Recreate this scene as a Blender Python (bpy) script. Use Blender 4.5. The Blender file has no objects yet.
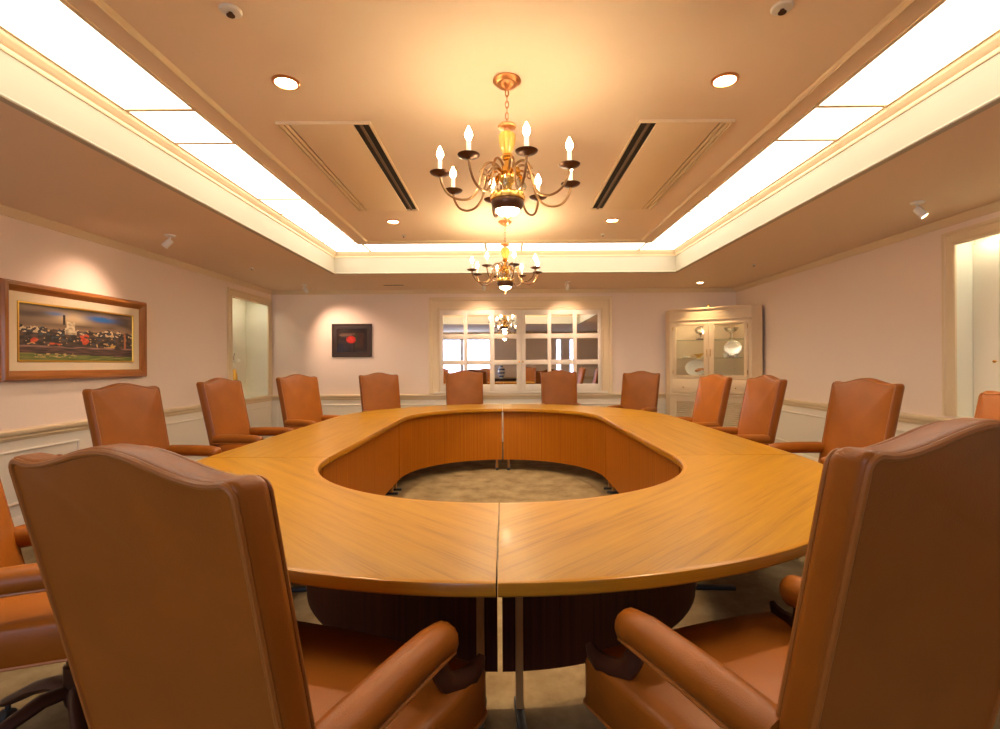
import bpy, bmesh, math, random
from mathutils import Vector, Matrix
PI = math.pi
C = bpy.context.scene.collection
random.seed(7)

# ------------------------------------------------------------------ materials
def mat(name, col, rough=.5, metal=0, bump=0, bscale=200, var=0, vscale=6, coat=0, spec=.5, emit=None, estr=0):
    m = bpy.data.materials.new(name); m.use_nodes = True
    nt = m.node_tree; b = nt.nodes['Principled BSDF']
    b.inputs['Base Color'].default_value = (*col, 1)
    b.inputs['Roughness'].default_value = rough
    b.inputs['Metallic'].default_value = metal
    b.inputs['Specular IOR Level'].default_value = spec
    b.inputs['Coat Weight'].default_value = coat
    b.inputs['Coat Roughness'].default_value = .12
    if emit:
        b.inputs['Emission Color'].default_value = (*emit, 1)
        b.inputs['Emission Strength'].default_value = estr
    if bump or var:
        tc = nt.nodes.new('ShaderNodeTexCoord')
    if bump:
        n = nt.nodes.new('ShaderNodeTexNoise'); n.inputs['Scale'].default_value = bscale
        n.inputs['Detail'].default_value = 3
        nt.links.new(tc.outputs['Object'], n.inputs['Vector'])
        bp = nt.nodes.new('ShaderNodeBump'); bp.inputs['Strength'].default_value = bump
        bp.inputs['Distance'].default_value = .002
        nt.links.new(n.outputs['Fac'], bp.inputs['Height']); nt.links.new(bp.outputs['Normal'], b.inputs['Normal'])
    if var:
        n = nt.nodes.new('ShaderNodeTexNoise'); n.inputs['Scale'].default_value = vscale
        n.inputs['Detail'].default_value = 4
        nt.links.new(tc.outputs['Object'], n.inputs['Vector'])
        r = nt.nodes.new('ShaderNodeValToRGB')
        r.color_ramp.elements[0].position = .3; r.color_ramp.elements[1].position = .7
        r.color_ramp.elements[0].color = tuple(c*(1-var) for c in col)+(1,)
        r.color_ramp.elements[1].color = tuple(min(1, c*(1+var)) for c in col)+(1,)
        nt.links.new(n.outputs['Fac'], r.inputs['Fac']); nt.links.new(r.outputs['Color'], b.inputs['Base Color'])
    return m

def wood(name, dark, mid, light, rough, coat, sx=1.2, sy=26, fine=160, bumpy=.0):
    """grain along U of the UV map (metres)"""
    m = bpy.data.materials.new(name); m.use_nodes = True
    nt = m.node_tree; b = nt.nodes['Principled BSDF']; L = nt.links.new
    uv = nt.nodes.new('ShaderNodeTexCoord')
    mp = nt.nodes.new('ShaderNodeMapping'); mp.inputs['Scale'].default_value = (sx, sy, 1)
    L(uv.outputs['UV'], mp.inputs['Vector'])
    n1 = nt.nodes.new('ShaderNodeTexNoise'); n1.inputs['Scale'].default_value = 1; n1.inputs['Detail'].default_value = 6
    n1.inputs['Roughness'].default_value = .62; n1.inputs['Distortion'].default_value = .25
    L(mp.outputs['Vector'], n1.inputs['Vector'])
    mp2 = nt.nodes.new('ShaderNodeMapping'); mp2.inputs['Scale'].default_value = (sx*3, fine, 1)
    L(uv.outputs['UV'], mp2.inputs['Vector'])
    n2 = nt.nodes.new('ShaderNodeTexNoise'); n2.inputs['Scale'].default_value = 1; n2.inputs['Detail'].default_value = 3
    L(mp2.outputs['Vector'], n2.inputs['Vector'])
    mx = nt.nodes.new('ShaderNodeMath'); mx.operation = 'MULTIPLY_ADD'
    L(n2.outputs['Fac'], mx.inputs[0]); mx.inputs[1].default_value = .35
    ad = nt.nodes.new('ShaderNodeMath'); ad.operation = 'MULTIPLY'; ad.inputs[1].default_value = .65
    L(n1.outputs['Fac'], ad.inputs[0]); L(ad.outputs[0], mx.inputs[2])
    r = nt.nodes.new('ShaderNodeValToRGB'); e = r.color_ramp.elements
    e[0].position = .34; e[0].color = (*dark, 1); e[1].position = .66; e[1].color = (*light, 1)
    k = e.new(.47); k.color = (*mid, 1)
    L(mx.outputs[0], r.inputs['Fac']); L(r.outputs['Color'], b.inputs['Base Color'])
    b.inputs['Roughness'].default_value = rough; b.inputs['Specular IOR Level'].default_value = .15
    b.inputs['Coat Weight'].default_value = coat; b.inputs['Coat Roughness'].default_value = .09
    return m

def glassmat(name, col=(.97, .97, .95), alpha=.05, rough=.03):
    m = bpy.data.materials.new(name); m.use_nodes = True
    nt = m.node_tree; nt.nodes.clear(); L = nt.links.new
    o = nt.nodes.new('ShaderNodeOutputMaterial'); mix = nt.nodes.new('ShaderNodeMixShader')
    t = nt.nodes.new('ShaderNodeBsdfTransparent'); g = nt.nodes.new('ShaderNodeBsdfGlossy')
    t.inputs['Color'].default_value = (*col, 1); g.inputs['Roughness'].default_value = rough
    mix.inputs[0].default_value = alpha
    L(t.outputs[0], mix.inputs[1]); L(g.outputs[0], mix.inputs[2]); L(mix.outputs[0], o.inputs[0])
    return m

def carpet():
    m = bpy.data.materials.new('carpet'); m.use_nodes = True
    nt = m.node_tree; b = nt.nodes['Principled BSDF']; L = nt.links.new
    tc = nt.nodes.new('ShaderNodeTexCoord')
    n = nt.nodes.new('ShaderNodeTexNoise'); n.inputs['Scale'].default_value = 5; n.inputs['Detail'].default_value = 7
    n.inputs['Roughness'].default_value = .65
    L(tc.outputs['Object'], n.inputs['Vector'])
    r = nt.nodes.new('ShaderNodeValToRGB'); e = r.color_ramp.elements
    e[0].position = .3; e[0].color = (.130, .080, .035, 1); e[1].position = .7; e[1].color = (.262, .185, .097, 1)
    L(n.outputs['Fac'], r.inputs['Fac']); L(r.outputs['Color'], b.inputs['Base Color'])
    b.inputs['Roughness'].default_value = .95; b.inputs['Specular IOR Level'].default_value = .1
    f = nt.nodes.new('ShaderNodeTexNoise'); f.inputs['Scale'].default_value = 350
    L(tc.outputs['Object'], f.inputs['Vector'])
    bp = nt.nodes.new('ShaderNodeBump'); bp.inputs['Strength'].default_value = .5; bp.inputs['Distance'].default_value = .004
    L(f.outputs['Fac'], bp.inputs['Height']); L(bp.outputs['Normal'], b.inputs['Normal'])
    return m

def vcol(name, rough=.5, coat=0):
    m = bpy.data.materials.new(name); m.use_nodes = True
    nt = m.node_tree; b = nt.nodes['Principled BSDF']
    a = nt.nodes.new('ShaderNodeVertexColor'); a.layer_name = 'Col'
    nt.links.new(a.outputs['Color'], b.inputs['Base Color']); b.inputs['Roughness'].default_value = rough
    b.inputs['Coat Weight'].default_value = coat
    return m

CEIL = (.80, .62, .44)
M = dict(
    wall=mat('wall_paint', (.86, .70, .575), .8, bump=.08, bscale=300),
    wains=mat('wainscot_paint', (.84, .75, .61), .6, bump=.05, bscale=250),
    trim=mat('trim_paint', (.78, .61, .38), .45),
    ceil=mat('ceiling_paint', CEIL, .85, bump=.08, bscale=250),
    cove=mat('cove_paint', (.45, .39, .285), .6),
    carpet=carpet(),
    leather=mat('tan_leather', (.255, .070, .005), .38, bump=.25, bscale=420, var=.10, vscale=7, spec=.26),
    welt=mat('leather_welt', (.30, .095, .014), .34),
    mahog=mat('dark_wood', (.050, .014, .005), .42, coat=.1, spec=.3),
    table=wood('golden_teak', (.195, .075, .0015), (.285, .124, .0025), (.35, .160, .004), .33, .04),
    edge=wood('teak_edge', (.25, .092, .004), (.33, .132, .006), (.40, .17, .010), .28, .12, fine=220),
    panel=wood('panel_veneer', (.25, .068, .002), (.33, .096, .003), (.40, .125, .005), .5, .0, sx=.35, sy=38, fine=200),
    steel=mat('tan_metal', (.40, .20, .065), .5, spec=.2),
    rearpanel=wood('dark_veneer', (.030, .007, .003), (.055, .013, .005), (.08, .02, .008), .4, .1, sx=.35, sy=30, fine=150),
    black=mat('black_plastic', (.012, .011, .010), .5),
    chrome=mat('chrome', (.7, .66, .6), .15, metal=1),
    brass=mat('polished_brass', (.78, .47, .12), .22, metal=1),
    copper=mat('copper_brass', (.66, .30, .12), .28, metal=1),
    antique=mat('antique_brass', (.30, .16, .07), .32, metal=1),
    bronze=mat('dark_bronze', (.10, .045, .022), .35, metal=.8),
    candle=mat('candle_sleeve', (.85, .78, .62), .6, emit=(1, .78, .45), estr=.25),
    bulb=mat('flame_bulb', (1, .9, .7), .4, emit=(1, .80, .48), estr=30),
    bowlglow=mat('bowl_glow', (1, .95, .85), .4, emit=(1, .82, .55), estr=6),
    panelglow=mat('luminous_diffuser', (.9, .88, .8), .5, emit=(1, .92, .76), estr=1.9),
    lamp=mat('downlight_lamp', (1, .95, .85), .4, emit=(1, .82, .52), estr=25),
    nichelamp=mat('alcove_lamp', (1, .97, .9), .4, emit=(1, .97, .74), estr=7),
    cabfill=mat('added_cabinet_glow', (1, .95, .85), .4, emit=(1, .82, .52), estr=9),  # glow of the added strip that brightens the cabinet inside
    white=mat('white_enamel', (.78, .74, .66), .4),
    cabinet=mat('cream_cabinet', (.80, .61, .38), .42),
    cabin=mat('cabinet_lining', (.88, .72, .52), .7),
    mirror=mat('mirror_glass', (.86, .86, .84), .02, metal=1),
    sash=mat('white_sash', (.82, .72, .58), .4),
    glass=glassmat('clear_glass'),
    shelfglass=glassmat('shelf_glass', (.88, .92, .88), .15),
    crystal=glassmat('crystal', (.86, .86, .80), .42, .05),
    china=mat('white_china', (.82, .80, .74), .2, coat=.4),
    chinablue=mat('blue_china', (.03, .06, .20), .2, coat=.4),
    silver=mat('silver', (.75, .72, .66), .2, metal=1),
    gold=mat('gilt', (.75, .45, .08), .3, metal=.9),
    alcove=mat('alcove_paint', (.84, .80, .66), .6),
    slotdark=mat('slot_dark', (.010, .007, .005), .8),
    slotmid=mat('slot_mid', (.16, .095, .05), .7),
    acplate=mat('ac_plate', (.78, .59, .36), .6),
    pframe=wood('picture_frame_wood', (.20, .065, .014), (.36, .125, .028), (.46, .18, .045), .3, .5),
    linen=mat('linen_mat', (.74, .60, .40), .85, bump=.2, bscale=500),
    dframe=mat('dark_frame', (.045, .020, .010), .4, coat=.3),
    paint=vcol('oil_paint', .5, .15),
    print=vcol('glazed_print', .15, .6),
    petals=mat('petals', (.85, .82, .70), .7),
    amber=mat('amber_glass', (.75, .42, .07), .15, coat=.5),
    backing=mat('curtain_grey', (.55, .5, .45), .8),
)

# ------------------------------------------------------------------ mesh helpers
def smooth(me, ang=40):
    for p in me.polygons: p.use_smooth = True
    me.set_sharp_from_angle(angle=math.radians(ang))

class MB:
    def __init__(s): s.v = []; s.f = []; s.uv = {}
    def add(s, vs, fs, uvs=None):
        o = len(s.v); s.v += [tuple(v) for v in vs]
        for i, f in enumerate(fs):
            if uvs: s.uv[len(s.f)] = uvs[i]
            s.f.append(tuple(a+o for a in f))
        return s
    def box(s, x0, x1, y0, y1, z0, z1, mtx=None, bev=0):
        if bev:
            b = bev; vs = []; 
            bm = bmesh.new(); bmesh.ops.create_cube(bm, size=1)
            for v in bm.verts: v.co = Vector(((x0+x1)/2+v.co.x*(x1-x0), (y0+y1)/2+v.co.y*(y1-y0), (z0+z1)/2+v.co.z*(z1-z0)))
            bmesh.ops.bevel(bm, geom=bm.edges[:], offset=b, segments=2, affect='EDGES', profile=.5)
            bm.verts.index_update()
            vs = [(mtx @ v.co) if mtx else v.co.copy() for v in bm.verts]
            fs = [[v.index for v in f.verts] for f in bm.faces]; bm.free()
            return s.add(vs, fs)
        vs = [Vector(p) for p in ((x0,y0,z0),(x1,y0,z0),(x1,y1,z0),(x0,y1,z0),(x0,y0,z1),(x1,y0,z1),(x1,y1,z1),(x0,y1,z1))]
        if mtx: vs = [mtx @ v for v in vs]
        return s.add(vs, [(0,3,2,1),(4,5,6,7),(0,1,5,4),(1,2,6,5),(2,3,7,6),(3,0,4,7)])
    def lathe(s, prof, n=24, mtx=None):
        """prof: (r, z) bottom to top or any open profile"""
        vs = []; fs = []; m = len(prof)
        for i in range(n):
            a = 2*PI*i/n
            for r, z in prof:
                v = Vector((r*math.cos(a), r*math.sin(a), z)); vs.append(mtx @ v if mtx else v)
        for i in range(n):
            j = (i+1) % n
            for k in range(m-1):
                fs.append((i*m+k, j*m+k, j*m+k+1, i*m+k+1))
        if prof[0][0] > 1e-6: fs.append(tuple(i*m for i in range(n))[::-1])
        if prof[-1][0] > 1e-6: fs.append(tuple(i*m+m-1 for i in range(n)))
        return s.add(vs, fs)
    def tube(s, pts, r, n=8, closed=False, caps=True, sq=None):
        """r: number or list. sq: (sx, sy) ellipse factors"""
        pts = [Vector(p) for p in pts]; m = len(pts)
        rs = r if isinstance(r, (list, tuple)) else [r]*m
        vs = []; fs = []; up = None
        for i, p in enumerate(pts):
            a = pts[i-1] if (i or closed) else p; b = pts[(i+1) % m] if (i < m-1 or closed) else p
            t = (b-a).normalized()
            if up is None:
                up = Vector((0,0,1)) if abs(t.z) < .9 else Vector((1,0,0))
            side = t.cross(up)
            if side.length < 1e-6: side = t.orthogonal()
            side.normalize(); up = side.cross(t).normalized()
            for k in range(n):
                an = 2*PI*k/n; ex, ey = sq or (1, 1)
                vs.append(p+side*(rs[i]*ex*math.cos(an))+up*(rs[i]*ey*math.sin(an)))
        seg = m if closed else m-1
        for i in range(seg):
            j = (i+1) % m
            for k in range(n):
                l = (k+1) % n; fs.append((i*n+k, i*n+l, j*n+l, j*n+k))
        if caps and not closed:
            fs.append(tuple(range(n))[::-1]); fs.append(tuple((m-1)*n+k for k in range(n)))
        return s.add(vs, fs)
    def sphere(s, c, rx, ry=None, rz=None, n=14, k=8):
        ry = ry or rx; rz = rz or rx
        prof = [(math.cos(-PI/2+PI*i/k), math.sin(-PI/2+PI*i/k)) for i in range(k+1)]
        prof[0] = (0, -1); prof[-1] = (0, 1)
        return s.lathe(prof, n, Matrix.Translation(c) @ Matrix.Diagonal((rx, ry, rz, 1)))
    def loft(s, rings, cap0=True, cap1=True, closed=True):
        n = len(rings[0]); vs = [p for r in rings for p in r]; fs = []
        for i in range(len(rings)-1):
            for k in range(n if closed else n-1):
                l = (k+1) % n; fs.append((i*n+k, i*n+l, (i+1)*n+l, (i+1)*n+k))
        if cap0: fs.append(tuple(range(n))[::-1])
        if cap1: fs.append(tuple((len(rings)-1)*n+k for k in range(n)))
        return s.add(vs, fs)
    def build(s, name, m, parent=None, sm=40, loc=None, recalc=True):
        me = bpy.data.meshes.new(name); me.from_pydata(s.v, [], s.f)
        if s.uv:
            lay = me.uv_layers.new(name='UVMap')
            for p in me.polygons:
                u = s.uv.get(p.index)
                if u:
                    for li, c in zip(p.loop_indices, u): lay.data[li].uv = c
        bm = bmesh.new(); bm.from_mesh(me)
        if recalc:
            bmesh.ops.remove_doubles(bm, verts=bm.verts[:], dist=1e-6)
            bmesh.ops.recalc_face_normals(bm, faces=bm.faces[:])
        bm.to_mesh(me); bm.free()
        if sm: smooth(me, sm)
        me.materials.append(m)
        o = bpy.data.objects.new(name, me); C.objects.link(o)
        if parent: o.parent = parent
        if loc: o.location = loc
        return o

def autouv(o, along='x', scale=1):
    """simple box UV in metres with U along the given local axis"""
    me = o.data
    lay = me.uv_layers.new(name='UVMap') if not me.uv_layers else me.uv_layers[0]
    ax = 'xyz'.index(along)
    for p in me.polygons:
        n = p.normal; others = [i for i in range(3) if i != ax]
        v = max(others, key=lambda i: -abs(n[i]))
        for li in p.loop_indices:
            co = me.vertices[me.loops[li].vertex_index].co
            lay.data[li].uv = (co[ax]*scale, co[v]*scale)

def thing(name, label, cat, loc=(0,0,0), rz=0, group=None):
    o = bpy.data.objects.new(name, None); C.objects.link(o)
    o.location = loc; o.rotation_euler = (0, 0, rz); o.empty_display_size = .1
    return tag(o, label, cat, group)
def tag(o, label, cat, group=None):
    o['label'] = label; o['category'] = cat
    if group: o['group'] = group
    return o
def struct(o):
    o['kind'] = 'structure'; return o
def copy_tree(o, parent=None):
    c = o.copy(); C.objects.link(c)
    if parent: c.parent = parent
    for ch in list(o.children): copy_tree(ch, c)
    return c
def light(kind, name, loc, power, col, aim=None, **kw):
    l = bpy.data.lights.new(name, kind); l.energy = power; l.color = col
    for k, v in kw.items(): setattr(l, k, v)
    o = bpy.data.objects.new(name, l); C.objects.link(o); o.location = loc
    if aim: o.rotation_euler = (Vector(aim)-Vector(loc)).to_track_quat('-Z', 'Y').to_euler()
    return o

# ------------------------------------------------------------------ room dimensions
XL, XR, YF, YR = -3.70, 3.70, 8.12, -2.70
ZS, ZI, ZP = 2.42, 2.65, 2.70                 # soffit, inner ceiling, luminous panels
CL, CR, CF, CN = -2.205, 2.245, 6.64, 1.10    # cove opening
IL, IR, IF_, IN = -1.70, 1.73, 5.97, 1.78     # inner slab
WARM = (1, .79, .50)

# floor
struct(MB().box(XL-.6, XR+.6, YR-.1, YF+.1, -.1, 0).build('floor', M['carpet'], sm=0))
# ceiling: soffit ring
b = MB()
e = .015
b.box(XL-.1, CL-e, YR-.1, YF+.1, ZS, ZS+.05); b.box(CR+e, XR+.1, YR-.1, YF+.1, ZS, ZS+.05)
b.box(CL-e, CR+e, CF+e, YF+.1, ZS, ZS+.05); b.box(CL-e, CR+e, YR-.1, CN-e, ZS, ZS+.05)
b.box(CL-.2, CR+.2, CN-.2, CF+.2, ZP+.03, ZP+.08)     # deck above the tray
struct(b.build('ceiling', M['ceil'], sm=0))
# inner ceiling slab
struct(MB().box(IL, IR, IN, IF_, ZI, ZP+.03).build('ceiling_centre', M['ceil'], sm=0))

def ring_profile(prof, x0, x1, y0, y1):
    """sweep (inset, z) profile round the rectangle, inset towards the middle"""
    rings = []
    for d, z in prof:
        rings.append([(x0+d, y0+d, z), (x1-d, y0+d, z), (x1-d, y1-d, z), (x0+d, y1-d, z)])
    vs = [p for r in rings for p in r]; fs = []
    for i in range(len(prof)-1):
        for k in range(4):
            l = (k+1) % 4; fs.append((i*4+k, i*4+l, (i+1)*4+l, (i+1)*4+k))
    return vs, fs
# cove: upright face, lower bead, stepped cornice at the top
struct(MB().add(*ring_profile([(-.03, ZS-.001), (.012, ZS-.001), (.016, ZS+.006), (.012, ZS+.016), (0, ZS+.020), (0, 2.640)], CL, CR, CN, CF)).build('trim_1', M['cove'], sm=25))
struct(MB().add(*ring_profile([(-.03, 2.630), (.006, 2.630), (.010, 2.636), (.010, 2.650), (.018, 2.656), (.026, 2.668), (.034, 2.674), (.040, 2.690), (.040, ZP+.012), (-.03, ZP+.012)], CL, CR, CN, CF)).build('trim_40', M['trim'], sm=45))
# bead on the inner ceiling near its edge and the lip of the slab
struct(MB().add(*ring_profile([(.118, ZI+.001), (.122, ZI-.010), (.134, ZI-.016), (.146, ZI-.010), (.150, ZI-.005), (.160, ZI+.001)], IL, IR, IN, IF_)).build('trim_2', M['trim'], sm=30))
struct(MB().add(*ring_profile([(-.012, ZP+.02), (-.012, ZI+.004), (-.008, ZI-.004), (.012, ZI-.004), (.016, ZI+.001)], IL, IR, IN, IF_)).build('trim_3', M['trim'], sm=30))

# luminous panels
def lum(x0, x1, y0, y1, label):
    t = thing('ceiling_light_panel', label, 'ceiling light', ((x0+x1)/2, (y0+y1)/2, ZP), 0, 'luminous ceiling panels')
    w, d = (x1-x0)/2, (y1-y0)/2; e = .014
    MB().box(-w+e, w-e, -d+e, d-e, .002, .012).build('diffuser', M['panelglow'], t, sm=0)
    f = MB(); f.box(-w, -w+e, -d, d, -.002, .014); f.box(w-e, w, -d, d, -.002, .014)
    f.box(-w+e, w-e, -d, -d+e, -.002, .014); f.box(-w+e, w-e, d-e, d, -.002, .014)
    f.build('frame', M['trim'], t, sm=0)
ys = [CN+.04, 1.34, 1.78, 2.92, 3.36, 4.50, 4.94, 6.08, CF-.04]
ordn = ['first', 'second', 'third', 'fourth', 'fifth', 'sixth', 'seventh', 'eighth']
for sx, (xa, xb), side in ((-1, (CL+.04, IL-.012), 'the side of the large landscape painting'), (1, (IR+.012, CR-.04), 'the side of the corner cabinet')):
    for i in range(len(ys)-1):
        k = len(ys)-2-i
        lum(xa, xb, ys[k], ys[k+1], f'{ordn[i]} glowing ceiling panel from the far wall along {side}')
xs = [IL-.012, -.22, .23, IR+.012]
for (ya, yb), side in (((IF_+.012, CF-.04), 'the far end near the mirrored doors'), ((CN+.04, IN-.012), 'the window end')):
    for i, nm in enumerate(('long', 'short middle', 'long')):
        wh = '' if i == 1 else (' on the painting side' if i == 0 else ' on the cabinet side')
        lum(xs[i], xs[i+1], ya, yb, f'{nm} glowing ceiling panel across {side}{wh}')

# ------------------------------------------------------------------ walls
T = .12
NB = dict(y0=6.93, y1=7.985, z0=.765, z1=2.17)          # alcove in the left wall
AB = dict(y0=2.75, y1=4.165, z0=.785, z1=2.19)          # alcove in the right wall
def wall_with_hole(name, x0, x1, h):
    b = MB(); h0 = h; h = dict(y0=h['y0']-.02, y1=h['y1']+.02, z0=h['z0']-.02, z1=h['z1']+.095)
    la, lb = (x1-.012, x1) if x1 <= XL+.001 else (x0, x0+.012)
    b.box(la, lb, h['y0'], h['y1'], h0['z1'], h['z1'])      # head lip that hides the strip lamp
    b.box(x0, x1, YR-.1, h['y0'], 0, ZS+.02); b.box(x0, x1, h['y1'], YF+.1, 0, ZS+.02)
    b.box(x0, x1, h['y0'], h['y1'], 0, h['z0']); b.box(x0, x1, h['y0'], h['y1'], h['z1'], ZS+.02)
    return struct(b.build(name, M['wall'], sm=0))
wall_with_hole('wall_left', XL-T, XL, NB)
wall_with_hole('wall_right', XR, XR+T, AB)
struct(MB().box(XL-.1, XR+.1, YF, YF+T, 0, ZS+.02).build('wall_far', M['wall'], sm=0))
# rear wall with window openings (seen in the mirrors)
wins = [(-2.62, -.50, .80, 2.17), (1.92, 2.14, .80, 2.17), (2.42, 2.62, .80, 2.17)]
b = MB(); xprev = XL-.1
for (xa, xb, za, zb) in wins:
    b.box(xprev, xa, YR-T, YR, 0, ZS+.02); b.box(xa, xb, YR-T, YR, 0, za); b.box(xa, xb, YR-T, YR, zb, ZS+.02); xprev = xb
b.box(xprev, XR+.1, YR-T, YR, 0, ZS+.02)
struct(b.build('wall_rear', M['wall'], sm=0))
for i, (xa, xb, za, zb) in enumerate(wins):
    t = bpy.data.objects.new(f'window_{i+1}', None); C.objects.link(t); t.location = ((xa+xb)/2, YR-.06, za); struct(t)
    w, h = (xb-xa)/2, zb-za; f = MB(); e = .04
    f.box(-w, -w+e, -.03, .03, 0, h); f.box(w-e, w, -.03, .03, 0, h); f.box(-w+e, w-e, -.03, .03, 0, e); f.box(-w+e, w-e, -.03, .03, h-e, h)
    if i == 0: f.box(-.06, .06, -.03, .03, e, h-e)
    f.build('window_frame', M['sash'], t, sm=0)
    MB().box(-w+e, w-e, -.004, .004, e, h-e).build('window_pane', M['glass'], t, sm=0)

# trims along each wall: baseboard, dado rail, panel beads, crown
def along(side, a, b, prof):
    """extrude (protrusion, z) profile along a wall from a to b"""
    def pt(s, d, z):
        return {'left': (XL+d, s, z), 'right': (XR-d, s, z), 'far': (s, YF-d, z), 'rear': (s, YR+d, z)}[side]
    n = len(prof)
    vs = [pt(a, d, z) for d, z in prof]+[pt(b, d, z) for d, z in prof]
    fs = [(k, (k+1) % n, n+(k+1) % n, n+k) for k in range(n)]+[tuple(range(n)), tuple(range(n, 2*n))]
    return vs, fs
RAIL = [(0, .675), (.012, .678), (.016, .690), (.022, .698), (.022, .712), (.034, .720), (.040, .732), (.040, .752), (.030, .762), (0, .764)]
CROWN = [(0, ZS-.062), (.010, ZS-.060), (.014, ZS-.048), (.026, ZS-.036), (.040, ZS-.018), (.046, ZS-.010), (.046, ZS+.002), (0, ZS+.002)]
BASE = [(0, 0), (.018, 0), (.018, .085), (.010, .10), (0, .10)]
BEAD = [(0, -.012), (.008, -.010), (.012, 0), (.008, .010), (0, .012)]
tn = 4
spans = {'left': (YR, YF), 'right': (YR, YF), 'far': (XL, XR), 'rear': (XL, XR)}
for side, (a, bb) in spans.items():
    struct(MB().add(*along(side, a, bb, BASE)).build('baseboard_'+side, M['wains'], sm=30))
    cuts = [(a, bb)]
    if side == 'rear': cuts = [(a, bb)]
    rl = MB()
    for c0, c1 in cuts: rl.add(*along(side, c0, c1, RAIL))
    struct(rl.build(f'trim_{tn}', M['trim'], sm=30)); tn += 1
    struct(MB().add(*along(side, a, bb, CROWN)).build(f'trim_{tn}', M['trim'], sm=30)); tn += 1
    # wainscot skin and panel beads
    sk = MB().add(*along(side, a, bb, [(0, .09), (.004, .09), (.004, .68), (0, .68)]))
    struct(sk.build(f'trim_{tn}', M['wains'], sm=0)); tn += 1
    bd = MB(); L = bb-a; npan = max(2, round(L/3.3)); w = L/npan
    for i in range(npan):
        s0, s1 = a+i*w+.09, a+(i+1)*w-.09
        for z in (.20, .595): bd.add(*along(side, s0, s1, [(.003+d, z+q) for d, q in BEAD]))
        for s in (s0, s1):
            def pt(p): return p
            vs = []
            for z in (.20, .595):
                for d, q in BEAD:
                    dd = .003+d
                    vs.append({'left': (XL+dd, s+q, z), 'right': (XR-dd, s+q, z), 'far': (s+q, YF-dd, z), 'rear': (s+q, YR+dd, z)}[side])
            n = len(BEAD); bd.add(vs, [(k, (k+1) % n, n+(k+1) % n, n+k) for k in range(n)])
    struct(bd.build(f'trim_{tn}', M['wains'], sm=30)); tn += 1

# ------------------------------------------------------------------ alcoves
def alcove(side, h, depth, name, n):
    s = -1 if side == 'left' else 1
    xw = XL if side == 'left' else XR
    h0 = h
    xo, xb = xw, xw+s*depth
    b = MB()
    h = dict(h, z1=h['z1']+.075)
    def bx(xa, xc, *r): b.box(min(xa, xc), max(xa, xc), *r)
    bx(xb, xb+s*.03, h['y0']-.019, h['y1']+.019, h['z0']-.019, h['z1']+.019)           # back
    for za, zb, d in ((h['z0']-.019, h0['z1'], 0), (h0['z1'], h['z1']+.019, .013)):
        bx(xw+s*d, xb, h['y0']-.019, h['y0'], za, zb); bx(xw+s*d, xb, h['y1'], h['y1']+.019, za, zb)
    bx(xw, xb, h['y0'], h['y1'], h['z0']-.019, h['z0']); bx(xw+s*.013, xb, h['y0'], h['y1'], h['z1'], h['z1']+.019)
    struct(b.build(name, M['alcove'], sm=0))
    h = h0
    # moulded casing round the opening, from the dado rail up
    c = MB(); W = .115
    prof = [(0, 0), (0, .016), (.02, .020), (.03, .012), (W-.03, .012), (W-.02, .024), (W, .024), (W, 0)]
    def frame_piece(pa, pb, ax):   # pa->pb line on the wall, ax outward direction in the wall plane (dy, dz)
        vs = []
        for (y, z), m0 in ((pa, 0), (pb, 1)):
            for d, t in prof:
                vs.append((xw-s*t, y+ax[m0][0]*d, z+ax[m0][1]*d))
        k = len(prof); c.add(vs, [(i, (i+1) % k, k+(i+1) % k, k+i) for i in range(k)]+[tuple(range(k)), tuple(range(k, 2*k))])
    wt = min(W, .95*W)
    y0, y1, z0, z1 = h['y0'], h['y1'], h['z0'], h['z1']
    frame_piece((y0, z0), (y0, z1), ((-1, 0), (-1, 1.0))); frame_piece((y1, z0), (y1, z1), ((1, 0), (1, 1.0)))
    frame_piece((y0, z1), (y1, z1), ((-1, 1.0), (1, 1.0)))
    struct(c.build(f'trim_{n}', M['trim'], sm=30))
alcove('left', NB, .34, 'alcove_lining', 30)
alcove('right', AB, .15, 'alcove_lining', 31)
# panelled cupboard doors at the back of the right alcove
xd = XR+.15-.022
for (ya, yb, nm, lab) in ((3.94, AB['y1']-.004, 1, None), (AB['y0']+.004, 3.93, 2, None)):
    t = bpy.data.objects.new(f'door_{nm}', None); C.objects.link(t); t.location = (xd, (ya+yb)/2, AB['z0']); struct(t)
    w, hh = (yb-ya)/2, AB['z1']-AB['z0']-.004
    d = MB(); d.box(0, .02, -w, w, .004, hh)
    d.build('door_leaf', M['alcove'], t, sm=0)
    k = MB(); yk = -w+.02 if nm == 1 else w-.035
    k.lathe([(.004, 0), (.004, .012), (.011, .016), (.012, .022), (.008, .028), (0, .029)], 12, Matrix.Translation((0, yk, .45)) @ Matrix.Rotation(-PI/2, 4, 'Y'))
    k.build('door_knob', M['brass'], t)
def disc_lamp(name, label, loc, r, lampmat, ringmat, group=None):
    t = thing(name, label, 'light', loc, 0, group)
    MB().lathe([(r*1.0, .004), (r*1.28, .004), (r*1.28, -.002), (r*1.2, -.006), (r*1.02, -.006), (r*.98, .006), (r*.98, .004)], 28).build('trim_ring', ringmat, t)
    MB().lathe([(0, -.003), (r*.6, -.002), (r*.97, .002), (r*.97, .004), (0, .004)], 24).build('lamp', lampmat, t)
    return t
def strip_lamp(label, loc, hx, hy):
    t = thing('alcove_strip_light', label, 'light', loc, 0)
    b = MB(); b.box(-hx, hx, -hy, hy, -.012, .018, bev=.004); b.build('housing', M['white'], t)
    MB().box(-hx*.8, hx*.8, -hy*.96, hy*.96, -.020, -.011, bev=.003).build('diffuser', M['nichelamp'], t)
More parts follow.
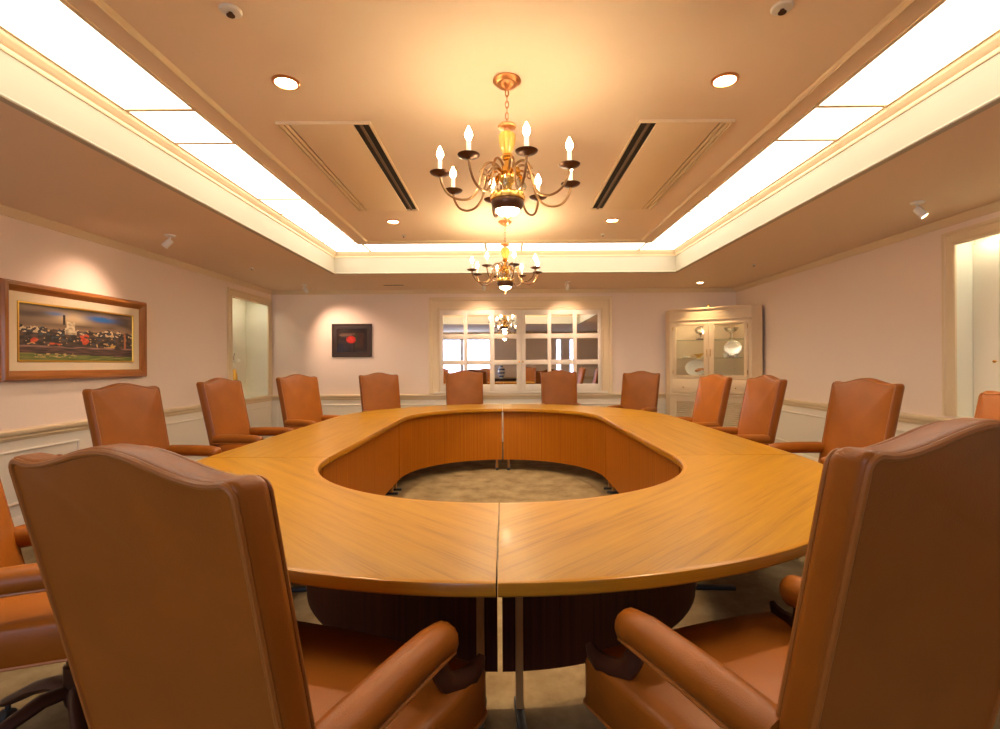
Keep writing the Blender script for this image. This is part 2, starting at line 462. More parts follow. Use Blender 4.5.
strip_lamp('slim strip light in the top of the alcove beside the far corner', (XL-.055, (NB['y0']+NB['y1'])/2, NB['z1']+.075-.0185), .025, .40)
strip_lamp('slim strip light in the top of the shallow cupboard alcove', (XR+.044, (AB['y0']+AB['y1'])/2, AB['z1']+.075-.0185), .026, .66)
# ornament on the sill of the left alcove
t = thing('ornament_vase', 'tall gilt vase with a pale flower head on the sill of the bright alcove', 'vase', (XL-.17, 7.30, NB['z0']))
MB().lathe([(.045, 0), (.05, .012), (.03, .03), (.022, .07), (.035, .16), (.055, .26), (.05, .33), (.03, .39), (.022, .42), (.032, .44), (.026, .44)], 20).build('body', M['gold'], t)
f = MB()
for i in range(16):
    a = i*2.4; r = .018+.02*(i % 3)/2
    f.sphere((r*math.cos(a)*1.4, r*math.sin(a)*1.4, .49+.035*math.sin(i*1.7)), .040, n=8, k=6)
f.build('flower_head', M['petals'], t)
MB().tube([(0, 0, .40), (.004, 0, .52), (.0, .004, .60), (.012, .01, .645)], .005, 6).build('stem', M['antique'], t)

# ------------------------------------------------------------------ mirrored doors on the far wall
t = thing('mirrored_doors', 'pair of white gridded mirror doors set in a moulded frame on the far wall', 'mirror', (0, YF, .765))
Z0 = .765
def fx(px): return (px-504)*8.10/510
cs = MB(); xa, xb = fx(440), fx(601.5); zt = 2.095
W = .17
prof = [(0, 0), (0, .034), (.025, .034), (.033, .020), (.120, .020), (.130, .036), (W, .044), (W, 0)]
def cpiece(pa, pb, axs):
    vs = []
    for (x, z), ax in ((pa, axs[0]), (pb, axs[1])):
        for d, q in prof: vs.append((x+ax[0]*d, -q, z+ax[1]*d-Z0))
    k = len(prof); cs.add(vs, [(i, (i+1) % k, k+(i+1) % k, k+i) for i in range(k)]+[tuple(range(k)), tuple(range(k, 2*k))])
cpiece((xa, Z0), (xa, zt), ((-1, 0), (-1, 1.2))); cpiece((xb, Z0), (xb, zt), ((1, 0), (1, 1.2))); cpiece((xa, zt), (xb, zt), ((-1, 1.2), (1, 1.2)))
cs.build('casing', M['trim'], t, sm=30)
cols = [[(443.3, 464), (467.6, 490), (494.6, 516.6)], [(525.6, 547.6), (551.3, 573), (576.8, 598)]]
rows = [(2.015, 1.715), (1.64, 1.30), (1.225, .915)]
xm = fx(521)
for di, cc in enumerate(cols):
    l, r = (xa+.004, xm-.002) if di == 0 else (xm+.002, xb-.004)
    zb_, ztp = .80, zt-.004
    g = MB(); edges = [l]+[fx(v) for c in cc for v in c]+[r]
    y0, y1 = -.030, -.004
    for k in range(0, len(edges), 2): g.box(edges[k], edges[k+1], y0, y1, zb_-Z0, ztp-Z0, bev=.004)
    zs = [ztp]+[z for rr in rows for z in rr]+[zb_]
    for k in range(0, len(zs), 2):
        for c in cc: g.box(fx(c[0])-.004, fx(c[1])+.004, y0+.001, y1, zs[k+1]-Z0, zs[k]-Z0, bev=.004)
    leaf = g.build('door_leaf', M['sash'], t)
    p = MB()
    for c in cc:
        for (z1_, z0_) in rows: p.box(fx(c[0])-.003, fx(c[1])+.003, -.016, -.008, z0_-.003-Z0, z1_+.003-Z0)
    p.build('mirror_pane', M['mirror'], leaf, sm=0)
    k = MB(); k.lathe([(.006, 0), (.005, .014), (.013, .02), (.014, .028), (.008, .035), (0, .036)], 14, Matrix.Translation((xm+(-.028 if di == 0 else .028), y0, 1.27-Z0)) @ Matrix.Rotation(PI/2, 4, 'X'))
    k.build('knob', M['brass'], leaf)
s = MB(); s.box(xa-.10, xb+.10, -.045, 0, .002, .034, bev=.006); s.build('sill', M['sash'], t)

# ------------------------------------------------------------------ pictures
def colgrid(name, w, h, nx, ny, fn, m, parent, mtx):
    """flat painted board; fn(u, v) -> linear rgb"""
    vs = [mtx @ Vector((-w/2+w*i/nx, 0, -h/2+h*j/ny)) for j in range(ny+1) for i in range(nx+1)]
    fs = [(j*(nx+1)+i, j*(nx+1)+i+1, (j+1)*(nx+1)+i+1, (j+1)*(nx+1)+i) for j in range(ny) for i in range(nx)]
    me = bpy.data.meshes.new(name); me.from_pydata(vs, [], fs)
    ca = me.color_attributes.new('Col', 'FLOAT_COLOR', 'CORNER')
    for p in me.polygons:
        j, i = divmod(p.index, nx); c = fn((i+.5)/nx, (j+.5)/ny)
        for li in p.loop_indices: ca.data[li].color = (*c, 1)
    me.materials.append(m)
    o = bpy.data.objects.new(name, me); C.objects.link(o); o.parent = parent; return o
from mathutils import noise as NZ
def nz(x, y, s=0): return NZ.noise(Vector((x, y, s)))
def lerp(a, b, t): t = max(0, min(1, t)); return tuple(p+(q-p)*t for p, q in zip(a, b))
def townscape(u, v):
    sky = lerp((.20, .13, .08), (.07, .045, .03), nz(u*5, v*9)*1.2+.45)
    if v > .68:
        k = nz(u*6+3, v*14, 2)
        g = math.exp(-((u-.42)/.15)**2-((v-.80)/.10)**2)
        sky = lerp(sky, (.62, .47, .27), g*1.1)
        bl = math.exp(-((u-.68)/.13)**2-((v-.84+.02*(u-.68))/.055)**2)+.6*math.exp(-((u-.28)/.07)**2-((v-.86)/.035)**2)
        sky = lerp(sky, (.02, .14, .42), bl*1.3+.2*k*bl)
        sky = lerp(sky, (.03, .018, .012), (v-.93)*11)
        if .335 < u < .345+.01 and v < .86: sky = (.02, .012, .01)
    elif v > .58: sky = lerp((.30, .19, .10), sky, (v-.58)*10)
    c = sky
    hz = .60+.07*nz(u*22, 1.3)+.03*nz(u*60, 4)
    if .36 < u < .46: hz = .74+.04*nz(u*90, 8) if abs(u-.40) < .035 else hz
    if v < hz and v > .28:
        n = nz(u*20, v*17, 5); n2 = nz(u*34, v*24, 9); d = (.022, .017, .015)
        c = lerp(d, (.10, .055, .035), n*1.6+.3)
        if v > .5 and n2 > .12 and math.sin(u*19) > -.7: c = (.62, .50, .32)
        if n2 > .42: c = (.55, .36, .14)
        if n2 < -.42: c = (.04, .07, .09)
        if abs(u-.40) < .05 and v > .50: c = lerp((.70, .58, .36), (.25, .17, .1), n2+.3)
        rd = math.exp(-((u-.52)/.055)**2-((v-.42)/.12)**2)+.9*math.exp(-((u-.10)/.05)**2-((v-.37)/.05)**2)+.75*math.exp(-((u-.29)/.07)**2-((v-.31)/.04)**2)
        if rd+.5*n > .62: c = lerp((.50, .035, .012), (.70, .14, .04), n2+.5)
        if abs(u-.915) < .012 and v < .58: c = (.42, .14, .05)
        if .70 < u < .82 and .24 < v < .33 and n > -.1: c = (.55, .33, .08)
    elif v <= .28:
        n = nz(u*9, v*60, 12); n2 = nz(u*30, v*50, 3)
        c = lerp((.03, .02, .017), (.16, .07, .05), n*1.3+.3)
        if v > .24: c = lerp(c, (.36, .2, .15), .5+n)
        if v < .13-.05*(u-.3): c = lerp((.08, .12, .02), (.22, .22, .05), n*1.4+.4)
        if .12 < u < .45 and .07 < v < .14 and n2 > .1: c = (.5, .34, .12)
    return tuple(max(.004, q) for q in c)
# large landscape on the left wall
t = thing('framed_painting', 'long framed townscape painting with cream linen mat and brown wood frame', 'picture', (XL, 4.46, 1.505))
RM = Matrix.Rotation(PI/2, 4, 'Z')     # local x -> +y, local -y -> +x (faces the room)
PW, PH, FW = 1.50, .755, .076
def frame_sweep(w, h, prof, mtx, name, m, parent):
    b = MB(); rings = []
    for d, y in prof:
        rings.append([mtx @ Vector((sx*(w/2-d), -y, sz*(h/2-d))) for sx, sz in ((-1,-1),(1,-1),(1,1),(-1,1))])
    n = len(prof); vs = [p for r in rings for p in r]; fs = []; uvs = []
    for i in range(n):
        j = (i+1) % n
        for k in range(4):
            l = (k+1) % 4; fs.append((i*4+k, i*4+l, j*4+l, j*4+k))
            ln = w if k % 2 == 0 else h
            uvs.append([(0, prof[i][0]+k), (ln, prof[i][0]+k), (ln, prof[j][0]+k+.001), (0, prof[j][0]+k+.001)])
    b.add(vs, fs, uvs); return b.build(name, m, parent, sm=25, recalc=True)
frame_sweep(PW, PH, [(0, .002), (0, .045), (.012, .062), (.035, .064), (.050, .052), (.060, .040), (.070, .034), (FW, .028), (FW, .002)], RM, 'frame', M['pframe'], t)
frame_sweep(PW-2*FW+.01, PH-2*FW+.01, [(0, .004), (0, .026), (.072, .022), (.078, .004)], RM, 'mat', M['linen'], t)
frame_sweep(PW-2*FW-.14, PH-2*FW-.14, [(0, .004), (0, .026), (.010, .027), (.014, .020), (.014, .004)], RM, 'fillet', M['gold'], t)
colgrid('canvas', PW-2*FW-.15, PH-2*FW-.15, 200, 90, townscape, M['paint'], t, RM @ Matrix.Translation((0, -.016, 0)))
# small dark print on the far wall
def redprint(u, v):
    c = (.018, .010, .010)
    if .13 < u < .86 and .16 < v < .80:
        c = lerp((.016, .014, .02), (.05, .02, .012), u+.3*nz(u*6, v*6))
        if v > .64+.1*u and u < .6: c = (.10, .05, .035)
        if .6 < u < .66: c = (.035, .03, .014)
    r = ((u-.47)/.155)**2+((v-.53)/.15)**2
    if r < 1: c = lerp((.62, .05, .035), (.30, .012, .010), r*.8+.3*nz(u*12, v*12))
    if abs(v-.72) < .02 and .1 < u < .5: c = (.16, .10, .07)
    return c
t = thing('framed_print', 'small dark framed print with a red shape between alcove and mirrored doors', 'picture', (-2.415, YF, 1.625))
ID = Matrix.Identity(4)
frame_sweep(.635, .525, [(0, .002), (0, .024), (.010, .030), (.024, .028), (.030, .020), (.030, .002)], ID, 'frame', M['dframe'], t)
frame_sweep(.58, .47, [(0, .003), (0, .018), (.05, .017), (.05, .003)], ID, 'mat', mat('dark_mat', (.035, .018, .012), .6), t)
colgrid('print', .50, .39, 60, 50, redprint, M['print'], t, Matrix.Translation((0, -.012, 0)))

# ------------------------------------------------------------------ conference table: six units
TX, TA, TB, RI, RO = -.02, 2.86, 4.94, .96, 1.66
ZT, TH = .72, .036
G = .0025
def path_quarter(cy, a0, a1):
    """a measured from -Y towards -X, radians; trims a small gap at both ends"""
    def f(t, r):
        a = a0+(a1-a0)*t
        p = Vector((TX-math.sin(a)*r, cy-math.cos(a)*r, 0)); return p
    return f
def unit(name, label, f, n, grain, endshift, pan=(1.000, 1.018)):
    """f(t, r) -> floor point; endshift(t) -> shift vector at both ends for the joint gap"""
    c = f(.5, 1.3); c.z = 0
    root = thing(name, label, 'table', c, 0, 'conference table units')
    def P(t, r, z):
        p = f(t, r)
        return Vector((p.x, p.y, z))-c
    def sweep(prof, nm, m, uvmode, parent=root, ts=None):
        ts = ts or [i/n for i in range(n+1)]
        k = len(prof); b = MB(); vs = []; fs = []; uvs = []
        for t in ts:
            for r, z in prof: vs.append(P(t, r, z)+endshift(t))
        gx = Vector((grain[0], grain[1])).normalized(); gy = Vector((-gx.y, gx.x))
        def uv(i, j):
            p = vs[i*k+j]+c; r, z = prof[j % k]
            if uvmode == 'grain': return (p.x*gx.x+p.y*gx.y, p.x*gy.x+p.y*gy.y+z)
            arc = ts[i]*alen
            if uvmode == 'arc': return (arc, r+z)
            return (z, arc+r*.2)
        alen = sum((f((i+1)/n, 1.3)-f(i/n, 1.3)).length for i in range(n))
        for i in range(len(ts)-1):
            for j in range(k):
                l = (j+1) % k
                fs.append((i*k+j, i*k+l, (i+1)*k+l, (i+1)*k+j))
                uvs.append([uv(i, j), uv(i, l), uv(i+1, l), uv(i+1, j)])
        for i in (0, len(ts)-1):
            fs.append(tuple(i*k+j for j in range(k))); uvs.append([uv(i, j) for j in range(k)])
        b.add(vs, fs, uvs); return b.build(nm, m, parent, sm=35)
    B = ZT-TH
    sweep([(RI+.022, B), (RO-.018, B), (RO-.018, ZT), (RI+.022, ZT)], 'tabletop', M['table'], 'grain')
    sweep([(RO-.0178, B), (RO-.006, B), (RO, B+.006), (RO, ZT-.005), (RO-.0015, ZT-.0015), (RO-.005, ZT), (RO-.0178, ZT)], 'edge_band', M['edge'], 'arc')
    sweep([(RI+.0218, B-.004), (RI+.006, B-.004), (RI, B+.004), (RI, ZT-.006), (RI+.004, ZT), (RI+.0218, ZT)], 'inner_lip', M['edge'], 'arc')
    e = .004
    ts = [e+(1-2*e)*i/n for i in range(n+1)]
    sweep([(pan[0], .124), (pan[1]-.006, .124), (pan[1]-.006, B), (pan[0], B)], 'modesty_panel', M['panel'], 'up', ts=ts)
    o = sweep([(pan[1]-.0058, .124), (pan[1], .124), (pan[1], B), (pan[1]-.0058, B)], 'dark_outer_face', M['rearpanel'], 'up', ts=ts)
    for t in (.04, .96):
        p = P(t, 1.055, 0)+endshift(t); d = (P(t, 1.5, 0)-P(t, 1.0, 0)).normalized()
        leg = MB().box(-.013, .013, -.013, .013, .018, B, Matrix.Translation(p) @ d.to_track_quat('X', 'Z').to_matrix().to_4x4(), bev=.003).build('leg', M['steel'], root)
        MB().box(-.06, .22, -.016, .016, 0, .022, Matrix.Translation(p) @ d.to_track_quat('X', 'Z').to_matrix().to_4x4(), bev=.004).build('foot', M['black'], leg)
    return root
def gap(u0, u1):
    u0, u1 = Vector(u0+(0,)), Vector(u1+(0,))
    return lambda t: u0*(G if t < .5 else 0)+u1*(G if t > .5 else 0)
q = PI/2
unit('conference_table', 'curved quarter of golden wood table nearest the camera, on the painting side', path_quarter(TA, 0, q), 28, (-1, 1), gap((-1, 0), (0, -1)))
unit('conference_table', 'curved quarter of golden wood table nearest the camera, on the cabinet side', path_quarter(TA, 0, -q), 28, (1, 1), gap((1, 0), (0, -1)))
unit('conference_table', 'curved quarter of golden wood table at the mirrored doors, on the painting side', path_quarter(TB, q, 2*q), 28, (1, 1), gap((0, 1), (-1, 0)))
unit('conference_table', 'curved quarter of golden wood table at the mirrored doors, on the cabinet side', path_quarter(TB, -q, -2*q), 28, (-1, 1), gap((0, 1), (1, 0)))
unit('conference_table', 'straight middle length of golden wood table in front of the painting wall', lambda t, r: Vector((TX-r, TA+(TB-TA)*t, 0)), 4, (0, 1), gap((0, 1), (0, -1)))
unit('conference_table', 'straight middle length of golden wood table in front of the alcove cupboard wall', lambda t, r: Vector((TX+r, TA+(TB-TA)*t, 0)), 4, (0, 1), gap((0, 1), (0, -1)))

# ------------------------------------------------------------------ chairs
TANR, YB, HW = .217, -.30, .264
def back_pt(x, z, y):            # z above floor (upright), lean about arm height
    return Vector((x, YB+y-TANR*(z-.655), z))
def top_z(s):                    # s = x/halfwidth
    s = abs(s); h = .034*(.5+.5*math.cos(PI*min(1, s/.78)))
    return 1.099+h+(.004*max(0, (s-.78)/.22))
def outline(ins=0):
    pts = []; w0, w1 = .252-ins, HW-ins; zb = .40+ins; r = .018
    n = 22
    pts.append((-w0, zb)); pts.append((w0, zb))
    for i in range(1, 9): 
        k = i/9; pts.append((w0+(w1-w0)*k, zb+(1.099-ins-r-zb)*k))
    for i in range(5):
        a = PI/2*i/4; pts.append((w1-r+r*math.cos(a), top_z(1)-ins-r+r*math.sin(a)))
    for i in range(1, n):
        x = w1-r-(2*(w1-r))*i/n; pts.append((x, top_z(x/HW)-ins))
    for i in range(5):
        a = PI/2+PI/2*i/4; pts.append((-w1+r+r*math.cos(a), top_z(1)-ins-r+r*math.sin(a)))
    for i in range(8, 0, -1):
        k = i/9; pts.append((-(w0+(w1-w0)*k), zb+(1.099-ins-r-zb)*k))
    return pts
def make_chair():
    t = thing('armchair', '', 'chair')
    # backrest
    b = MB(); zc = .76
    def ring(ins, y, k=0):
        return [back_pt(x*(1-k), zc+(z-zc)*(1-k), y) for x, z in outline(ins)]
    rings = [ring(.012, .001), ring(.006, 0), ring(.001, .006), ring(0, .014), ring(0, .040), ring(.004, .052), ring(.012, .060), ring(.03, .068), ring(.03, .076, .25), ring(.03, .081, .5), ring(.03, .083, .75), ring(.03, .084, .93)]
    b.loft(rings); bk = b.build('backrest', M['leather'], t, sm=50)
    pp = [back_pt(x, z, .001) for x, z in outline(.008)]
    MB().tube(pp[1:]+pp[:1], .0055, 8).build('rear_piping', M['welt'], bk)
    pp = [back_pt(x, z, .060) for x, z in outline(.010)]
    MB().tube(pp[1:]+pp[:1], .0042, 8).build('front_piping', M['welt'], bk)
    # seat: trapezoid box with rounded edges and a crowned top
    def sring(ins, z, k=1):
        hw0, hw1, y0, y1 = .268-ins, .322-ins, -.262+ins, .272-ins; rr = .035; pts = []
        base = [(-hw0, y0), (hw0, y0), (hw1, y1), (-hw1, y1)]
        for i, (x, y) in enumerate(base):
            p = Vector((x, y)); a = (Vector(base[i-1])-p).normalized(); c = (Vector(base[(i+1) % 4])-p).normalized()
            for q_ in range(5):
                s_ = q_/4; m_ = p+a*rr*(1-s_)**2+c*rr*s_**2
                pts.append(m_)
            if i == 2:
                for q_ in range(1, 6): pts.append(Vector((hw1-rr-(2*(hw1-rr))*q_/6, y1+.018*math.sin(PI*q_/6))))
        return [Vector((p.x*k, p.y*k, z)) for p in pts]
    s_ = MB(); s_.loft([sring(.03, .388), sring(.006, .390), sring(0, .398), sring(0, .494), sring(.004, .504), sring(.015, .511), sring(.05, .516), sring(.05, .523, .7), sring(.05, .528, .35), sring(.05, .529, .05)])
    st = s_.build('seat', M['leather'], t, sm=50)
    pr = sring(-.001, .395); MB().tube(pr, .0045, 6, closed=True).build('piping', M['welt'], st)
    for sx in (-1, 1):
        # padded arm
        pts = []; rad = []
        for k in range(15):
            u = k/14; y = -.245+.400*u
            z = .624+.004*math.sin(PI*u)-.008*max(0, u-.85)/.15
            x = sx*(.246+.010*u); pts.append((x, y, z)); rad.append(.041)
        pts += [(sx*.256, .166, .613), (sx*.256, .173, .611)]; rad += [.034, .020]
        rad[0] = .036
        a = MB().tube(pts, rad, 14, sq=(1.0, .98)).build('armrest', M['leather'], t, sm=60)
        cl = []
        for k in range(13):
            u = k/12; cl.append((sx*(.246+.010*u), -.240+.392*u, .590+.003*math.sin(PI*u)))
        MB().tube([(p[0]+sx*.032, p[1], p[2]+.006) for p in cl], .005, 8).build('piping', M['welt'], a)
        # scrolled wooden support under the arm, running forward to the seat corner
        w = MB()
        sp = [(sx*.254, .10, .604), (sx*.256, .125, .584), (sx*.262, .132, .555), (sx*.272, .145, .525), (sx*.286, .176, .512), (sx*.296, .215, .507), (sx*.302, .248, .517), (sx*.304, .262, .534)]
        w.tube(sp, [.022, .024, .024, .025, .026, .025, .019, .010], 10, sq=(.8, 1))
        w.tube([(sx*.246, -.02, .602), (sx*.250, .06, .599), (sx*.254, .12, .602)], .016, 8, sq=(1.2, .5))
        w.build('scroll_support', M['mahog'], a)
    # swivel base
    p = MB(); p.lathe([(.03, .11), (.035, .13), (.035, .24), (.026, .245), (.026, .36), (.10, .372), (.11, .390), (0, .390)], 18)
    p.box(-.14, .14, -.16, .16, .366, .389, bev=.006); p.build('pedestal', M['bronze'], t)
    for k in range(5):
        a = 2*PI*k/5+PI/10
        d = Vector((math.cos(a), math.sin(a), 0))
        pts = [d*.025+Vector((0, 0, .160)), d*.09+Vector((0, 0, .165)), d*.17+Vector((0, 0, .140)), d*.25+Vector((0, 0, .100)), d*.295+Vector((0, 0, .078))]
        lg = MB().tube(pts, [.028, .030, .027, .023, .020], 10, sq=(1.0, .75)).build('leg', M['mahog'], t)
        c = MB(); q_ = Matrix.Translation(d*.29+Vector((0, 0, .0275))) @ Matrix.Rotation(a+PI/2, 4, 'Z') @ Matrix.Rotation(PI/2, 4, 'X')
        c.lathe([(0, -.018), (.022, -.018), (.0272, -.012), (.0272, .012), (.022, .018), (0, .018)], 14, q_)
        c.tube([d*.285+Vector((0, 0, .085)), d*.285+Vector((0, 0, .045))], .008, 6)
        c.build('caster', M['black'], lg)
    return t
proto = make_chair()
chairs = [   # x, y of the rear face at arm height, heading, lift, label
    (-.552, .841, -22.3, -.014, 'large leather armchair seen from behind, its rear panel near the camera on the painting side'),
    (.689, .850, 20.6, .014, 'large dark leather armchair seen from behind, near the camera on the cabinet side'),
    (-1.71, 1.58, -64.5, 0, 'brown leather armchair cut by the frame edge, behind the large chair on the painting side'),
    (-2.568, 3.513, -101.3, -.012, 'brown leather armchair directly below the long townscape painting'),
    (-2.432, 4.474, -95.2, -.002, 'brown leather armchair between the townscape painting and the bright alcove'),
    (-2.234, 5.626, -115.8, .004, 'brown leather armchair nearest the corner by the bright alcove'),
    (-1.60, 6.62, -144.2, .001, 'brown leather armchair below the small dark print with the red shape'),
    (-.553, 7.156, -171.0, .014, 'brown leather armchair before the mirrored doors, on the side of the small print'),
    (.798, 7.396, 179.0, .012, 'brown leather armchair before the mirrored doors, on the cabinet side'),
    (1.833, 6.921, 139.7, 0, 'brown leather armchair between the mirrored doors and the corner cabinet'),
    (2.10, 5.22, 97.2, -.008, 'brown leather armchair overlapping the middle of the glazed corner cabinet'),
    (2.14, 4.289, 91.1, -.001, 'brown leather armchair overlapping the outer edge of the corner cabinet'),
    (2.389, 3.45, 97.8, -.004, 'brown leather armchair against the plain wall between corner cabinet and cupboard alcove'),
    (2.11, 2.07, 85, .0, 'brown leather armchair below the cupboard alcove, cut by the frame edge'),
]
for i, (x, y, ph, dz, lab) in enumerate(chairs):
    o = proto if i == 0 else copy_tree(proto)
    a = math.radians(ph)
    o.location = (x+.30*(-math.sin(a)), y+.30*math.cos(a), 0)
    o.rotation_euler = (0, 0, a); o.scale = (1, 1, 1+dz/1.0)
    o['label'] = lab; o['group'] = 'leather armchairs round the table'

# ------------------------------------------------------------------ chandeliers
def make_chandelier():
    t = thing('chandelier', '', 'chandelier', (.022, 2.54, ZI))
    MB().lathe([(0, 0), (.068, 0), (.070, -.008), (.060, -.018), (.050, -.022), (.046, -.030), (.028, -.040), (.012, -.048), (0, -.050)], 28).build('canopy', M['copper'], t)
    c = MB()
    z = -.050
    for k in range(6):
        ang = (k % 2)*PI/2; n = 12; pts = []
        for j in range(n):
            a = 2*PI*j/n; u = .0085*math.cos(a); w = .019*math.sin(a)
            pts.append((u*math.cos(ang), u*math.sin(ang), z-.016+w))
        c.tube(pts, .0026, 6, closed=True); z -= .0285
    c.build('chain', M['copper'], t)
    MB().lathe([(0, -.208), (.010, -.210), (.014, -.222), (.044, -.226), (.047, -.232), (.042, -.240), (.020, -.246), (.016, -.256), (.018, -.262)], 24).build('top_saucer', M['copper'], t)
    # reeded amber column
    b = MB(); rings = []; n = 40
    for z_, r in ((-.258, .018), (-.266, .034), (-.275, .038), (-.31, .037), (-.345, .030), (-.362, .022), (-.368, .018)):
        rings.append([Vector((r*(1+.10*math.cos(10*2*PI*j/n))*math.cos(2*PI*j/n), r*(1+.10*math.cos(10*2*PI*j/n))*math.sin(2*PI*j/n), z_)) for j in range(n)])
    b.loft(rings); b.build('column', M['amber'], t, sm=60)
    MB().lathe([(.012, -.366), (.024, -.372), (.030, -.384), (.024, -.396), (.014, -.404), (.016, -.43), (.030, -.45), (.042, -.475), (.040, -.50), (.022, -.53), (.020, -.55), (.040, -.572), (.05, -.578)], 24).build('hub', M['brass'], t)
    # bowl: gilt gallery, dark bowl, glowing frosted dome, finial
    MB().lathe([(.060, -.566), (.084, -.570), (.088, -.580), (.085, -.600), (.078, -.604), (.060, -.600)], 32).build('gallery', M['brass'], t)
    MB().lathe([(.080, -.604), (.082, -.614), (.076, -.634), (.064, -.650), (.060, -.648), (.072, -.630), (.076, -.606)], 32).build('bowl', M['bronze'], t)
    MB().lathe([(.060, -.642), (.058, -.656), (.046, -.668), (.026, -.676), (0, -.679)], 28).build('lit_dome', M['bowlglow'], t)
    MB().lathe([(0, -.676), (.020, -.679), (.022, -.686), (.012, -.694), (.010, -.704), (.004, -.716), (0, -.722)], 16).build('finial', M['copper'], t)
    R, ZC = .335, -.494
    for k in range(8):
        a = math.radians(14+45*k); d = Vector((math.sin(a), -math.cos(a), 0)); sd = Vector((math.cos(a), math.sin(a), 0))
        def pt(r, z): return d*r+Vector((0, 0, z))
        ctl = [(.030, -.455), (.055, -.425), (.090, -.418), (.118, -.440), (.132, -.490), (.150, -.560), (.190, -.604), (.245, -.612), (.295, -.590), (.325, -.545), (R, ZC-.012)]
        pts = []
        for i in range(len(ctl)-1):
            p0 = Vector(ctl[max(0, i-1)]); p1 = Vector(ctl[i]); p2 = Vector(ctl[i+1]); p3 = Vector(ctl[min(len(ctl)-1, i+2)])
            for s in range(4):
                u = s/4; q_ = .5*((2*p1)+(p2-p0)*u+(2*p0-5*p1+4*p2-p3)*u*u+(-p0+3*p1-3*p2+p3)*u**3)
                pts.append(pt(q_.x, q_.y))
        pts.append(pt(*ctl[-1]))
        am = MB(); am.tube(pts, .0062, 8)
        # small curl near the hub
        cp = [pt(.118+.022*math.cos(v)*(1-v/9), -.470+.022*math.sin(v)*(1-v/9)) for v in [j*.55 for j in range(12)]]
        am.tube(cp, .0042, 6)
        arm = am.build('arm', M['antique'], t, sm=60)
        mt = Matrix.Translation(pt(R, ZC))
        MB().lathe([(.008, -.016), (.012, -.012), (.032, -.008), (.046, -.001), (.050, .005), (.047, .006), (.026, .000), (.017, .001), (.017, .014), (.013, .014), (.013, .002), (0, .002)], 24, mt).build('drip_cup', M['bronze'], arm)
        MB().lathe([(.0105, .003), (.0105, .066), (.008, .068), (0, .068)], 14, mt).build('candle', M['candle'], arm)
        MB().lathe([(.006, .066), (.010, .074), (.0175, .088), (.0150, .104), (.0075, .120), (.003, .130), (0, .133)], 12, mt).build('bulb', M['bulb'], arm)
    # leafy ornaments and crystals between the arms
    for k in range(8):
        a = math.radians(14+22.5+45*k); d = Vector((math.sin(a), -math.cos(a), 0))
        lf = MB(); p = [d*r+Vector((0, 0, z_)) for r, z_ in ((.030, -.47), (.055, -.452), (.080, -.460), (.092, -.485), (.082, -.50))]
        lf.tube(p, [.004, .010, .011, .008, .003], 6, sq=(1.4, .35)); lf.build('leaf_ornament', M['brass'], t)
        dr = MB()
        dr.tube([d*.085+Vector((0, 0, -.50)), d*.085+Vector((0, 0, -.515))], .0015, 5)
        dr.lathe([(0, -.560), (.009, -.545), (.011, -.535), (.006, -.518), (0, -.512)], 8, Matrix.Translation(d*.085))
        dr.build('crystal_drop', M['crystal'], t, sm=20)
    return t
ch = make_chandelier(); ch['label'] = 'eight-candle brass chandelier hanging over the near half of the table'; ch['group'] = 'chandeliers'
ch2 = copy_tree(ch); ch2.location = (.018, 5.06, ZI); ch2['label'] = 'eight-candle brass chandelier hanging over the far half of the table, near the mirrored doors'
PB = 10.5
for cy in (2.54, 5.06):
    for k in range(8):
        a = math.radians(14+45*k)
        light('POINT', 'candle_bulb_light', (.022+.335*math.sin(a), cy-.335*math.cos(a), ZI-.494+.10), PB, WARM, shadow_soft_size=.016)
    light('POINT', 'bowl_light', (.022, cy, ZI-.735), 3, WARM, shadow_soft_size=.04)

# ------------------------------------------------------------------ ceiling fittings
for x, y, w in ((-1.08, 2.545, 'near end, painting side'), (1.11, 2.545, 'near end, cabinet side'), (-1.085, 5.03, 'far end, painting side'), (1.075, 5.03, 'far end, cabinet side')):
    disc_lamp('downlight', f'round recessed downlight in the central ceiling at its {w}', (x, y, ZI-.004), .052, M['lamp'], M['copper'], 'central ceiling downlights')
    light('SPOT', 'downlight_beam', (x, y, ZI-.03), 70, WARM, (x, y, 0), spot_size=1.7, spot_blend=.7, shadow_soft_size=.05)
disc_lamp('downlight', 'small round downlight in the soffit above the corner cabinet', (2.89, 7.50, ZS-.004), .045, M['lamp'], M['white'])
light('SPOT', 'downlight_beam', (2.80, 7.38, ZS-.03), 13, (1, .74, .42), (2.95, 7.50, 1.2), spot_size=1.5, spot_blend=.8, shadow_soft_size=.04)
def sprinkler(x, y, z, r, label):
    t = thing('ceiling_sprinkler', label, 'sprinkler', (x, y, z), 0, 'ceiling sprinklers')
    MB().lathe([(r*.55, .002), (r, .002), (r*1.02, -.003), (r*.9, -.009), (r*.55, -.010)], 24).build('escutcheon', M['white'], t)
    MB().lathe([(r*.54, .000), (r*.54, -.006), (r*.2, -.006), (r*.2, -.018), (r*.38, -.020), (r*.38, -.023), (0, -.023)], 16).build('head', M['bronze'], t)
for x, y, z, r, l in ((-1.08, 2.03, ZI, .042, 'white ringed sprinkler in the near central ceiling on the painting side'), (1.115, 2.03, ZI, .042, 'white ringed sprinkler in the near central ceiling on the cabinet side'),
                      (-1.09, 5.58, ZI, .022, 'tiny sprinkler at the far end of the central ceiling on the painting side'), (1.09, 5.58, ZI, .022, 'tiny sprinkler at the far end of the central ceiling on the cabinet side'),
                      (-3.06, 6.2, ZS, .022, 'tiny sprinkler in the soffit before the bright alcove'), (3.02, 6.15, ZS, .022, 'tiny sprinkler in the soffit before the corner cabinet')):
    sprinkler(x, y, z, r, l)
